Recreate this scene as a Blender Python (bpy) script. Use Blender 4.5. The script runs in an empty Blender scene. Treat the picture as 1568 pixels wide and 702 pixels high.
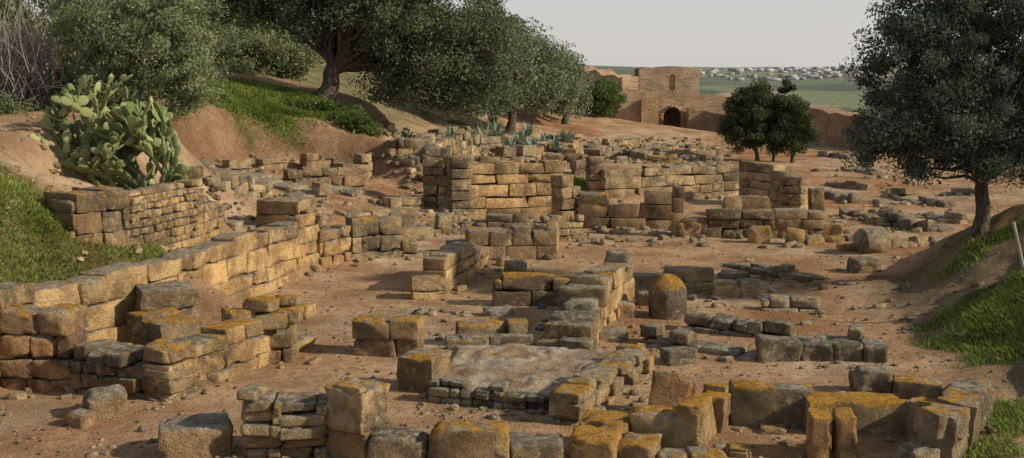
import bpy, math, random, numpy as np
from mathutils import Vector
from mathutils.geometry import delaunay_2d_cdt
rng=np.random.default_rng(7); random.seed(7)
F=1893.0; CX=784.0; CY=351.0; H=5.0; TH=math.atan((351-110)/F)
cT,sT=math.cos(TH),math.sin(TH)
scene=bpy.context.scene
# ---------------------------------------------------------------- image pixel helpers: camera rays from pixel coordinates to world positions
def ray(px,py):
    u=(px-CX)/F; v=(CY-py)/F
    return (u,cT+v*sT,-sT+v*cT)
def at_z(px,py,z):
    d=ray(px,py); t=(z-H)/d[2]; return (d[0]*t,d[1]*t,z)
def at_d(px,py,Y):
    d=ray(px,py); t=Y/d[1]; return (d[0]*t,Y,H+d[2]*t)
# ---------------------------------------------------------------- numpy noise
def _h(i,j,k):
    n=(i.astype(np.int64)*374761393+j.astype(np.int64)*668265263+k.astype(np.int64)*1274126177)&0xffffffff
    n=((n^(n>>13))*1103515245)&0xffffffff
    n=((n^(n>>16))*668265263)&0xffffffff
    return ((n^(n>>15))&0xffff)/65535.0
def vn(x,y,z):
    x=np.asarray(x,float);y=np.asarray(y,float)+0*x;z=np.asarray(z,float)+0*x
    i=np.floor(x);j=np.floor(y);k=np.floor(z)
    a=x-i;b=y-j;c=z-k
    a=a*a*(3-2*a);b=b*b*(3-2*b);c=c*c*(3-2*c)
    r=0
    for di in (0,1):
        for dj in (0,1):
            for dk in (0,1):
                w=(a if di else 1-a)*(b if dj else 1-b)*(c if dk else 1-c)
                r=r+w*_h(i+di,j+dj,k+dk)
    return r
def fbm(x,y,z=0.0,o=4):
    r=0;a=.5;f=1
    for q in range(o):
        r=r+a*(vn(x*f+q*17.3,y*f+q*5.1,z*f+q*9.7)-.5)*2; a*=.5; f*=2.03
    return r
def ss(a,b,x):
    t=np.clip((x-a)/(b-a),0,1); return t*t*(3-2*t)
# ---------------------------------------------------------------- terrain control points
CP=[]
def cz(px,py,z): CP.append(at_z(px,py,z))
def cd(px,py,d): CP.append(at_d(px,py,d))
for q in [(-4,11,0),(4,11,0),(13,12,.6),(-7,11,0),(-11,14,.1),(-8.5,15.5,0),(0,-25,0),(90,-25,2),(-90,-25,6),(-90,60,9),(-90,145,8),(90,145,-4),(90,60,-1),(0,145,-4),
          (-22,19,4),(-16,30,4.2),(-13,22,3.2),(-30,40,6.5),(12,33,.1),(17,36,.1),(30,30,1.5),(16,22,2.6),(12,15,1.0),(30,70,0),(40,100,-1),(20,120,-2),(-9.4,17.5,.0),(-16,17,2.2)]:
    CP.append(q)
for q in [(120,640,0),(0,640,0),(300,620,0),(700,620,0),(1100,620,0),(1400,640,0),(500,530,0),(700,500,0),(1000,480,0),(1300,490,0),(1400,520,.03),
          (570,420,0),(800,420,0),(1100,420,0),(1300,420,0),(640,402,.0),(720,402,0),(700,350,.1),(900,355,0),(1100,368,0),(1280,380,0),(1370,398,.05),
          (1060,310,.1),(1250,330,0),(1450,320,0),(870,335,.05),(1250,250,0),(1400,280,0),(1568,260,0),(1100,240,0),(1000,225,.2),(800,240,.5),(900,220,.5),
          (750,228,1.0),(1030,212,-.2),(1568,215,0),(1200,215,0),(1330,235,0),
          (0,425,1.5),(0,310,2.7),(150,375,1.75),(250,385,1.4),(300,385,1.25),(0,240,3.35),(0,175,4.0),(100,290,2.5),(60,200,3.75),
          (150,280,2.7),(220,275,2.6),(265,262,2.3),(160,372,1.4),(40,170,4.05),(220,170,4.0),(130,180,3.95),
          (330,300,1.3),(400,300,1.25),(330,352,1.2),(450,300,1.0),(420,342,1.1),(560,300,.8),(560,275,1.0),(640,300,.6),(620,240,1.4),(700,240,.9),
          (650,203,1.9),(600,218,1.8),(580,335,.5)]:
    cz(*q)
for q in [(270,252,42.0),(335,248,44.0),(400,240,46.0),(460,245,46.6),(520,254,46.6),(582,264,46.0),(270,176,42.7),(335,168,44.8),(400,182,46.8),(460,190,47.3),(520,199,47.3),(576,212,46.8),(628,225,54),
          (490,150,52),(570,152,56),(400,110,60),(400,80,72),(300,60,80),(0,95,60),(150,110,45),(600,110,85),(700,182,75),(800,190,85),(870,187,90),(930,180,95),
          (950,196,99),(880,125,118),(700,100,125),(780,150,100),(0,60,100),
          (1500,354,27),(1568,308,27.5),(1440,384,27.5),(1470,450,24.3),(1568,450,22.5),(1568,545,20.4),(1700,300,26),(1700,400,22),(1700,560,18),(1420,430,26.3),(1568,620,18.2)]:
    cd(*q)
cz(1430,505,.05); cz(1398,440,.05)
RW=[(-60,612),(60,570),(200,520),(330,474),(460,428),(535,408)]
RWw=[at_z(a,b,0) for a,b in RW]
for i,p in enumerate(RWw):
    CP.append((p[0]-.14,p[1]+.05,0.0))
    CP.append((p[0]-.60,p[1]+.22,[1.2,1.15,1.1,1.05,1.0,.5][i]))
co=[Vector((p[0],p[1])) for p in CP]
ov,oe,of,orv,_,_=delaunay_2d_cdt(co,[],[],0,1e-4)
X0,Y0,ST=-90.0,-25.0,.25
NX,NY=721,681
gx=X0+ST*np.arange(NX); gy=Y0+ST*np.arange(NY)
HM=np.zeros((NY,NX))
zz=[CP[o[0]][2] for o in orv]
for f in of:
    a,b,c=[ov[i] for i in f]; za,zb,zc=[zz[i] for i in f]
    x0,x1=min(a.x,b.x,c.x),max(a.x,b.x,c.x); y0,y1=min(a.y,b.y,c.y),max(a.y,b.y,c.y)
    i0=max(0,int((x0-X0)/ST)-1);i1=min(NX,int((x1-X0)/ST)+2);j0=max(0,int((y0-Y0)/ST)-1);j1=min(NY,int((y1-Y0)/ST)+2)
    if i1<=i0 or j1<=j0: continue
    XX,YY=np.meshgrid(gx[i0:i1],gy[j0:j1])
    det=(b.y-c.y)*(a.x-c.x)+(c.x-b.x)*(a.y-c.y)
    if abs(det)<1e-9: continue
    l1=((b.y-c.y)*(XX-c.x)+(c.x-b.x)*(YY-c.y))/det
    l2=((c.y-a.y)*(XX-c.x)+(a.x-c.x)*(YY-c.y))/det
    l3=1-l1-l2
    m=(l1>=-1e-4)&(l2>=-1e-4)&(l3>=-1e-4)
    sub=HM[j0:j1,i0:i1]; sub[m]=(l1*za+l2*zb+l3*zc)[m]
def blur(A):
    P=np.pad(A,1,mode='edge')
    A=(P[1:-1,:-2]+2*P[1:-1,1:-1]+P[1:-1,2:])/4
    P=np.pad(A,1,mode='edge')
    return (P[:-2,1:-1]+2*P[1:-1,1:-1]+P[2:,1:-1])/4
HM=blur(HM)
gyv,gxv=np.gradient(HM,ST); SL=np.hypot(gxv,gyv)
for _ in range(4): SL=blur(SL)
GXX,GYY=np.meshgrid(gx,gy);dmin=np.full(HM.shape,99.)
for a,b in zip(RWw[:-1],RWw[1:]):
    ax,ay=a[0],a[1];dx,dy=b[0]-ax,b[1]-ay;t=np.clip(((GXX-ax)*dx+(GYY-ay)*dy)/(dx*dx+dy*dy),0,1)
    dmin=np.minimum(dmin,np.hypot(GXX-ax-t*dx,GYY-ay-t*dy))
SL=SL*ss(.9,2.2,dmin)
def bil(A,x,y):
    u=np.clip((x-X0)/ST,0,NX-1.001); v=np.clip((y-Y0)/ST,0,NY-1.001)
    i=u.astype(int); j=v.astype(int); a=u-i; b=v-j
    return (A[j,i]*(1-a)+A[j,i+1]*a)*(1-b)+(A[j+1,i]*(1-a)+A[j+1,i+1]*a)*b
def far(x,y):
    an=x/np.maximum(y,1)
    hz=-25+(40+8*np.exp(-((an-.05)/.06)**2)+7*np.exp(-((an-.30)/.07)**2))*ss(1200,2900,y)*(.9+.3*fbm(x/700,y/900,3,3))
    hz=hz+9*ss(700,1300,y)*fbm(x/200,y/300,8,3)
    hz=hz+17*np.exp(-((an-.165)/.03)**2)*ss(850,1000,y)*(1-ss(1000,1300,y))*(.6+.8*vn(x/30,y/60,2))
    return hz
def ht(x,y):
    x=np.atleast_1d(np.asarray(x,float)); y=np.atleast_1d(np.asarray(y,float))
    b=bil(HM,x,y); s=np.minimum(bil(SL,x,y),1.2)
    b=b+(.04+.25*s)*fbm(x*.9,y*.9,0,4)+.014*fbm(x*6,y*6,4,2)+.07*s*fbm(x*3.5,y*3.5,7,3)
    t=ss(125,300,y)
    if t.max()>0: b=b*(1-t)+far(x,y)*t
    return b
TT=np.concatenate([np.linspace(8,60,1300),np.linspace(60,140,600)])
def G(px,py):
    d=ray(px,py); t=TT/d[1]
    x=d[0]*t;z=H+d[2]*t
    m=np.nonzero(z<bil(HM,x,TT))[0]
    k=m[0] if len(m) else len(TT)-1
    return np.array([x[k],TT[k],float(ht(x[k],TT[k])[0])])
def ztop(P,py):
    d=ray(CX,py); t=P[1]/d[1]; return H+d[2]*t
# ---------------------------------------------------------------- mesh helpers
def mk(name,V,Q,mat,col=None,smooth=True,parent=None):
    me=bpy.data.meshes.new(name)
    V=np.asarray(V,np.float32);Q=np.asarray(Q,np.int32)
    me.vertices.add(len(V)); me.vertices.foreach_set('co',V.ravel())
    me.loops.add(Q.size); me.loops.foreach_set('vertex_index',Q.ravel())
    me.polygons.add(len(Q)); me.polygons.foreach_set('loop_start',np.arange(len(Q),dtype=np.int32)*Q.shape[1])
    me.update(calc_edges=True)
    me.polygons.foreach_set('use_smooth',np.full(len(Q),smooth,dtype=bool))
    if col is not None:
        a=me.attributes.new('tone','FLOAT_COLOR','POINT')
        col=np.asarray(col,np.float32)
        if col.shape[1]==3: col=np.hstack([col,np.ones((len(col),1),np.float32)])
        a.data.foreach_set('color',col.ravel())
    me.materials.append(mat)
    ob=bpy.data.objects.new(name,me); scene.collection.objects.link(ob)
    if parent: ob.parent=parent
    return ob
def empty(name):
    e=bpy.data.objects.new(name,None); scene.collection.objects.link(e); e.empty_display_size=.2; return e
class Geo:
    def __init__(s): s.V=[];s.Q=[];s.C=[];s.n=0
    def add(s,V,Q,C):
        V=np.asarray(V,float); s.V.append(V); s.Q.append(np.asarray(Q)+s.n); 
        C=np.asarray(C,float)
        if C.ndim==1: C=np.tile(C,(len(V),1))
        s.C.append(C); s.n+=len(V)
    def build(s,name,mat,smooth=True,parent=None):
        return mk(name,np.vstack(s.V),np.vstack(s.Q),mat,np.vstack(s.C),smooth,parent)
def tube(P,R,k=7):
    P=np.asarray(P,float);R=np.asarray(R,float); n=len(P)
    T=np.gradient(P,axis=0); T/=np.linalg.norm(T,axis=1)[:,None]+1e-9
    ref=np.array([.3,1,.1]) if abs(T[0][1])<.9 else np.array([1,0,0.])
    A=np.cross(T,ref);A/=np.linalg.norm(A,axis=1)[:,None]+1e-9; B=np.cross(T,A)
    an=np.arange(k)*2*math.pi/k
    V=(P[:,None]+R[:,None,None]*(np.cos(an)[None,:,None]*A[:,None]+np.sin(an)[None,:,None]*B[:,None])).reshape(-1,3)
    Q=[]
    for i in range(n-1):
        for j in range(k):
            Q.append((i*k+j,i*k+(j+1)%k,(i+1)*k+(j+1)%k,(i+1)*k+j))
    return V,np.array(Q)
_T={}
def template(n):
    if n in _T: return _T[n]
    idx={};L=[]
    def g(t):
        if t not in idx: idx[t]=len(L);L.append(t)
        return idx[t]
    Q=[]
    for ax in range(3):
        for side in (0,n):
            for i in range(n):
                for j in range(n):
                    q=[]
                    for (a,b) in ((i,j),(i+1,j),(i+1,j+1),(i,j+1)):
                        t=[0,0,0];t[ax]=side;t[(ax+1)%3]=a;t[(ax+2)%3]=b;q.append(g(tuple(t)))
                    if side==0:q=q[::-1]
                    Q.append(q)
    _T[n]=(np.array(L),np.array(Q)); return _T[n]
def build_blocks(name,rows,mat,n=5,amp=.03,rad=.035,parent=None,nz=True,chipk=1.0):
    Ar=np.array(rows,float); M=len(Ar)
    L,Q=template(n); K=len(L)
    S=Ar[:,3:6]; r=np.minimum(rad*(.5+1.0*rng.random(M)),S.min(1)*.45)[:,None]
    inner=S-r
    par=np.zeros((M,n+1,3))
    par[:,0]=-S;par[:,n]=S
    for i in range(1,n): 
        par[:,i]=inner*((2*(i-1)/(n-2)-1) if n>2 else 0)
    P=np.stack([par[:,L[:,a],a] for a in range(3)],axis=2)
    inn=np.clip(P,-inner[:,None],inner[:,None]); d=P-inn
    dl=np.linalg.norm(d,axis=2,keepdims=True)+1e-9
    P=inn+r[:,None]*d/dl
    k=(rng.random((M,4))-.5)*.07
    u=P/S[:,None]
    if nz:
        o=(np.arange(M)*3.7)[:,None]
        w_=P+Ar[:,None,:3]
        se=np.sort(np.abs(u),axis=2)
        chip=ss(.7,1.0,se[...,1])*np.maximum(0,fbm(w_[...,0]*2.6+o,w_[...,1]*2.6,w_[...,2]*2.6,3)-.03)*2.3*chipk
        P=P*(1-np.minimum(chip,.7)[...,None]*np.minimum(.55,(.16/S[:,None])*.6))
    P[...,0]*=1+k[:,0,None]*u[...,2]+k[:,1,None]*u[...,1]
    P[...,1]*=1+k[:,2,None]*u[...,2]
    P[...,2]*=1+k[:,3,None]*u[...,0]*.8
    cy,sy=np.cos(Ar[:,6]),np.sin(Ar[:,6]); ca,sa=np.cos(Ar[:,7]),np.sin(Ar[:,7]); cb,sb=np.cos(Ar[:,8]),np.sin(Ar[:,8])
    x,y,z=P[...,0],P[...,1],P[...,2]
    x,z=x*cb[:,None]+z*sb[:,None],-x*sb[:,None]+z*cb[:,None]
    y,z=y*ca[:,None]-z*sa[:,None],y*sa[:,None]+z*ca[:,None]
    x,y=x*cy[:,None]-y*sy[:,None],x*sy[:,None]+y*cy[:,None]
    x=x+Ar[:,0,None];y=y+Ar[:,1,None];z=z+Ar[:,2,None]
    if nz:
        am=np.minimum(amp,S.min(1)*.3)[:,None];f=3.2;oc=4 if n>6 else 3
        dx=am*fbm(x*f+o,y*f,z*f,oc);dy=am*fbm(x*f,y*f+o,z*f+31,oc);dz=am*.8*fbm(x*f+57,y*f,z*f+o,oc)
        x=x+dx;y=y+dy;z=z+dz
    V=np.stack([x,y,z],2).reshape(-1,3)
    QQ=(Q[None]+(np.arange(M)*K)[:,None,None]).reshape(-1,4)
    C=np.repeat(Ar[:,9:13],K,axis=0)
    return mk(name,V,QQ,mat,C,True,parent)
# ---------------------------------------------------------------- materials
def newmat(name):
    m=bpy.data.materials.new(name);m.use_nodes=True;nt=m.node_tree
    for n in list(nt.nodes): nt.nodes.remove(n)
    return m,nt
def N(nt,t,**k):
    n=nt.nodes.new(t)
    for a,b in k.items():
        if a.startswith('i_'): n.inputs[a[2:]].default_value=b
        else: setattr(n,a,b)
    return n
def noise(nt,co,scale,detail=5,rough=.6):
    n=nt.nodes.new('ShaderNodeTexNoise');n.inputs['Scale'].default_value=scale;n.inputs['Detail'].default_value=detail;n.inputs['Roughness'].default_value=rough
    nt.links.new(co,n.inputs['Vector']);return n.outputs['Fac']
def mr(nt,v,a,b,c=0,d=1,sm=True):
    n=nt.nodes.new('ShaderNodeMapRange');n.interpolation_type='SMOOTHSTEP' if sm else 'LINEAR'
    n.inputs[1].default_value=a;n.inputs[2].default_value=b;n.inputs[3].default_value=c;n.inputs[4].default_value=d
    nt.links.new(v,n.inputs[0]);return n.outputs[0]
def mth(nt,op,a,b=None):
    n=nt.nodes.new('ShaderNodeMath');n.operation=op
    for i,v in enumerate((a,b)):
        if v is None: continue
        if isinstance(v,(int,float)): n.inputs[i].default_value=v
        else: nt.links.new(v,n.inputs[i])
    return n.outputs[0]
def mix(nt,f,a,b,bt='MIX'):
    n=nt.nodes.new('ShaderNodeMix');n.data_type='RGBA';n.blend_type=bt
    for i,v in ((0,f),(6,a),(7,b)):
        if isinstance(v,(int,float)): n.inputs[i].default_value=v
        elif isinstance(v,tuple): n.inputs[i].default_value=(v[0],v[1],v[2],1)
        else: nt.links.new(v,n.inputs[i])
    return n.outputs[2]
def finish(nt,col,bump=None,bs=.5,bd=.03,rough=.95,transl=0):
    b=nt.nodes.new('ShaderNodeBsdfDiffuse');nt.links.new(col,b.inputs['Color'])
    out=nt.nodes.new('ShaderNodeOutputMaterial')
    if bump is not None:
        n=nt.nodes.new('ShaderNodeBump');n.inputs['Strength'].default_value=bs;n.inputs['Distance'].default_value=bd
        nt.links.new(bump,n.inputs['Height']);nt.links.new(n.outputs[0],b.inputs['Normal'])
    if transl>0:
        t=nt.nodes.new('ShaderNodeBsdfTranslucent');nt.links.new(col,t.inputs['Color'])
        ms=nt.nodes.new('ShaderNodeMixShader');ms.inputs[0].default_value=transl
        nt.links.new(b.outputs[0],ms.inputs[1]);nt.links.new(t.outputs[0],ms.inputs[2]);nt.links.new(ms.outputs[0],out.inputs[0])
    else: nt.links.new(b.outputs[0],out.inputs[0])
def stone_mat(name,lich=True):
    m,nt=newmat(name)
    co=N(nt,'ShaderNodeTexCoord').outputs['Object']
    at=N(nt,'ShaderNodeAttribute',attribute_name='tone')
    geo=N(nt,'ShaderNodeNewGeometry')
    sep=N(nt,'ShaderNodeSeparateXYZ');nt.links.new(geo.outputs['Normal'],sep.inputs[0])
    n1=noise(nt,co,1.5,5,.65);n2=noise(nt,co,8,6,.72);n3=noise(nt,co,38,3,.65);n4=noise(nt,co,.6,5,.6)
    col=mix(nt,mr(nt,n1,.38,.62),mix(nt,1.0,at.outputs['Color'],(.66,.59,.52),'MULTIPLY'),mix(nt,1.0,at.outputs['Color'],(1.30,1.22,1.05),'MULTIPLY'))
    col=mix(nt,mr(nt,n2,.54,.68,0,.65),col,(.21,.15,.09))
    col=mix(nt,mr(nt,n2,.46,.32,0,.55),col,(.66,.53,.34))
    col=mix(nt,mr(nt,n3,.54,.66,0,.5),col,(.15,.11,.07))
    up=mr(nt,sep.outputs[2],.35,.8)
    w=mth(nt,'MULTIPLY',up,mr(nt,n1,.25,.5,.6,1))
    grey=mix(nt,mr(nt,n2,.38,.6),(.47,.425,.345),(.22,.19,.145))
    grey=mix(nt,mr(nt,n3,.55,.65,0,.55),grey,(.10,.085,.065))
    col=mix(nt,mth(nt,'MULTIPLY',w,.82),col,grey)
    cr=mth(nt,'MULTIPLY',mr(nt,n4,.50,.60,0,.75),mr(nt,n2,.36,.54))
    col=mix(nt,cr,col,(.13,.11,.085))
    nl=noise(nt,co,2.3,6,.74)
    thr=mth(nt,'SUBTRACT',nl,mth(nt,'SUBTRACT',.64,mth(nt,'MULTIPLY',at.outputs['Alpha'],.24)))
    lm=mr(nt,thr,0,.05)
    upm=mr(nt,mth(nt,'ADD',sep.outputs[2],mth(nt,'MULTIPLY',n1,.5)),.42,.8,.10,1)
    lc=mix(nt,mr(nt,n2,.35,.65),(.62,.31,.035),(.34,.18,.03))
    col=mix(nt,mth(nt,'MULTIPLY',mth(nt,'MULTIPLY',mth(nt,'MULTIPLY',lm,upm),mr(nt,n3,.68,.48,.25,1)),.93),col,lc)
    bp=mth(nt,'ADD',mth(nt,'MULTIPLY',n2,2.4),mth(nt,'MULTIPLY',n3,.9))
    finish(nt,col,bp,1.0,.065)
    return m
M_stone=stone_mat('weathered_limestone')
m,nt=newmat('ground_earth')
co=N(nt,'ShaderNodeTexCoord').outputs['Object'];at=N(nt,'ShaderNodeAttribute',attribute_name='tone')
n1=noise(nt,co,.6,5,.6);n2=noise(nt,co,5,6,.7);n3=noise(nt,co,28,4,.7)
vor2=N(nt,'ShaderNodeTexVoronoi',i_Scale=30.0);nt.links.new(co,vor2.inputs['Vector'])
c=mix(nt,mr(nt,n1,.35,.65),mix(nt,1.0,at.outputs['Color'],(.70,.62,.56),'MULTIPLY'),mix(nt,1.0,at.outputs['Color'],(1.18,1.19,1.18),'MULTIPLY'))
c=mix(nt,mr(nt,n2,.46,.64,0,.65),c,mix(nt,1.0,at.outputs['Color'],(.5,.43,.39),'MULTIPLY'))
c=mix(nt,mth(nt,'MULTIPLY',mr(nt,n3,.53,.68,0,.6),at.outputs['Alpha']),c,(.50,.41,.29))
c=mix(nt,mth(nt,'MULTIPLY',mth(nt,'MULTIPLY',mr(nt,vor2.outputs[0],.24,.12),mr(nt,n2,.48,.6)),at.outputs['Alpha']),c,(.54,.46,.35))
bp=mth(nt,'ADD',mth(nt,'MULTIPLY',n2,1.7),mth(nt,'MULTIPLY',n3,.9))
finish(nt,c,bp,.9,.06)
M_ground=m
def leaf_mat(name,tr=.25,rough=.6):
    m,nt=newmat(name);at=N(nt,'ShaderNodeAttribute',attribute_name='tone')
    finish(nt,at.outputs['Color'],None,rough=rough,transl=tr);return m
M_leaf=leaf_mat('olive_leaves');M_grass=leaf_mat('grass_blades',.3)
m,nt=newmat('tree_bark');co=N(nt,'ShaderNodeTexCoord').outputs['Object']
mp=N(nt,'ShaderNodeMapping');mp.inputs['Scale'].default_value=(1,1,.25);nt.links.new(co,mp.inputs[0])
n=noise(nt,mp.outputs[0],14,6,.7);finish(nt,mix(nt,mr(nt,n,.35,.65),(.05,.04,.03),(.15,.12,.09)),n,1,.05);M_bark=m
m,nt=newmat('dry_twigs');co=N(nt,'ShaderNodeTexCoord').outputs['Object']
finish(nt,mix(nt,noise(nt,co,3,3),(.20,.17,.15),(.42,.37,.33)));M_twig=m
m,nt=newmat('cactus_skin');co=N(nt,'ShaderNodeTexCoord').outputs['Object'];at=N(nt,'ShaderNodeAttribute',attribute_name='tone')
v=N(nt,'ShaderNodeTexVoronoi',i_Scale=22.0);nt.links.new(co,v.inputs['Vector'])
c=mix(nt,mr(nt,noise(nt,co,5,5),.35,.65,0,.5),at.outputs['Color'],(.22,.21,.10));c=mix(nt,mr(nt,v.outputs[0],.16,.08,0,.7),c,(.33,.29,.18))
finish(nt,c,v.outputs[0],.3,.02,rough=.55);M_cactus=m
m,nt=newmat('rammed_earth_wall');co=N(nt,'ShaderNodeTexCoord').outputs['Object'];at=N(nt,'ShaderNodeAttribute',attribute_name='tone')
mp=N(nt,'ShaderNodeMapping');mp.inputs['Scale'].default_value=(.4,.4,1.6);nt.links.new(co,mp.inputs[0])
n1=noise(nt,co,.7,6,.65);n2=noise(nt,mp.outputs[0],3.2,6,.7);n3=noise(nt,co,7,5,.7)
c=mix(nt,mr(nt,n1,.32,.68),mix(nt,1.0,at.outputs['Color'],(.72,.66,.62),'MULTIPLY'),mix(nt,1.0,at.outputs['Color'],(1.2,1.2,1.15),'MULTIPLY'))
c=mix(nt,mr(nt,n2,.5,.68,0,.7),c,(.25,.17,.115));c=mix(nt,mr(nt,n3,.54,.68,0,.7),c,(.18,.135,.10))
finish(nt,c,mth(nt,'ADD',n2,n3),1,.2);M_fort=m

# ---------------------------------------------------------------- terrain sheet
ys=np.concatenate([np.linspace(-14,10,16)[:-1],10*(14.5)**np.linspace(0,1,420),145*(55)**np.linspace(0,1,170)[1:]])
sc=np.linspace(-1,1,450)
wd=np.maximum(16,.60*ys+8)
YY=np.repeat(ys[:,None],len(sc),1);XX=wd[:,None]*sc[None]
x=XX.ravel();y=YY.ravel();z=ht(x,y)
def mixc(a,b,t): return a*(1-t[:,None])+b*t[:,None]
col=np.tile(np.array([.425,.275,.165]),(len(x),1))
col=mixc(col,np.array([.35,.19,.10]),ss(-.1,.4,fbm(x*.25,y*.25,2,3)))
col=mixc(col,np.array([.46,.355,.24]),ss(.02,.4,fbm(x*.4+9,y*.4,6,3))*.75)
sl=bil(SL,x,y)
col=mixc(col,np.array([.39,.26,.155]),ss(.3,.8,sl)*.8)
lb=ss(-6,-8,x)*ss(.2,.5,sl);col=mixc(col,np.array([.43,.31,.20]),lb*.7)
col=mixc(col,np.array([.24,.14,.08]),ss(40,42,y)*(1-ss(48.5,50,y))*ss(.35,.8,sl)*.9*ss(2,0,x))  # cut bank: its shadow painted into the ground as dark brown
rb=ss(7.2,8.4,x)*ss(17,19,y)*(1-ss(29,31,y));col=mixc(col,np.array([.16,.12,.07]),rb*.82)  # right bank: tree shade put into the colour along with dry-grass brown
GR=[]
def gp(px,py,rx,ry,s=1.0,rot=0):
    p=G(px,py);GR.append((p[0],p[1],rx,ry,s))
gp(40,385,1.4,1.2,1.25);gp(110,400,1.1,.8,1.25);gp(170,392,.9,.6,1.15);gp(-60,360,1.5,2.5,1.1);gp(20,335,.9,.8,1.05);gp(262,402,.6,.5,1.3);gp(210,395,.8,.5,1.15);gp(75,330,.6,.5,.9);gp(20,430,.8,.4,1.1);gp(130,372,.9,.6,.9)
gp(470,168,2.2,2.2,1.1);gp(530,190,1.2,1.3,1.2);gp(350,150,2.5,2.5,.9);gp(560,200,.7,1.0,1.1);gp(410,178,1.4,1.0,1.0);gp(400,140,4,4,.9)
gp(1530,500,1.3,1.2,1.25);gp(1490,520,.8,.6,1.2);gp(1560,450,.9,1.1,1.0);gp(1560,640,.8,1.0,1.15);gp(1510,690,.6,.6,1.1);gp(1545,540,1.0,.6,1.2);gp(1500,460,.7,.7,1.0);gp(1450,490,.7,.5,1.0)
gp(890,282,1.6,.9,.9);gp(625,238,.7,.7,.9);gp(700,190,5,4,.6);gp(20,165,2.5,2,.6);gp(270,262,.5,.5,1);gp(1470,410,.6,.6,.9);gp(1540,360,.8,.7,.9)
def gmask(x,y):
    g=np.zeros(len(x))
    for (a,b,rx,ry,s) in GR: g=np.maximum(g,s*np.exp(-(((x-a)/rx)**2+((y-b)/ry)**2)))
    return g+.5*fbm(x*1.6,y*1.6,11,4)
gm=ss(.38,.68,gmask(x,y))
col=mixc(col,np.array([.085,.105,.035]),gm*.8)
hb=ss(52,64,y)*ss(-2,-8,x-(y-60)*(-.02))
col=mixc(col,np.array([.12,.13,.06]),hb*.85)
ft=ss(140,230,y);an=x/np.maximum(y,1)
cell=_h(np.floor(x/110+fbm(x/200,y/200,1,2)*.8),np.floor(y/190+.3*fbm(x/90,y/200,4,2)),np.zeros(len(x)))
fc=np.where((cell<.4)[:,None],np.array([.12,.17,.07]),np.where((cell<.7)[:,None],np.array([.18,.22,.10]),np.array([.29,.25,.17])))
fc=mixc(fc,np.array([.05,.08,.045]),ss(.0,.15,fbm(x/110,y/160,7,5)))
fc=mixc(fc,np.array([.05,.07,.045]),ss(.13,.11,an)*ss(1300,1800,y)*.9)
cl=np.exp(-((an-.165)/.022)**2)*ss(820,930,y)*(1-ss(1100,1400,y));fc=mixc(fc,np.array([.48,.36,.24]),np.clip(cl*1.3*(.4+.9*vn(x/25,y/60,9)),0,1))
fc=mixc(fc,np.array([.34,.29,.22]),(1-ss(450,700,y))*.85)
hz=1-np.exp(-y/4300);fc=mixc(fc,np.array([.29,.32,.32]),np.clip(hz,0,1))  # distance haze painted into the far land's colour
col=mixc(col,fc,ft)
alpha=(1-gm)*(1-ss(60,140,y))
col4=np.hstack([col,alpha[:,None]])
R_,C_=YY.shape
ii=np.arange(R_*C_).reshape(R_,C_)
Q=np.stack([ii[:-1,:-1],ii[:-1,1:],ii[1:,1:],ii[1:,:-1]],2).reshape(-1,4)
mk('ground',np.stack([x,y,z],1),Q,M_ground,col4)

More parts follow.
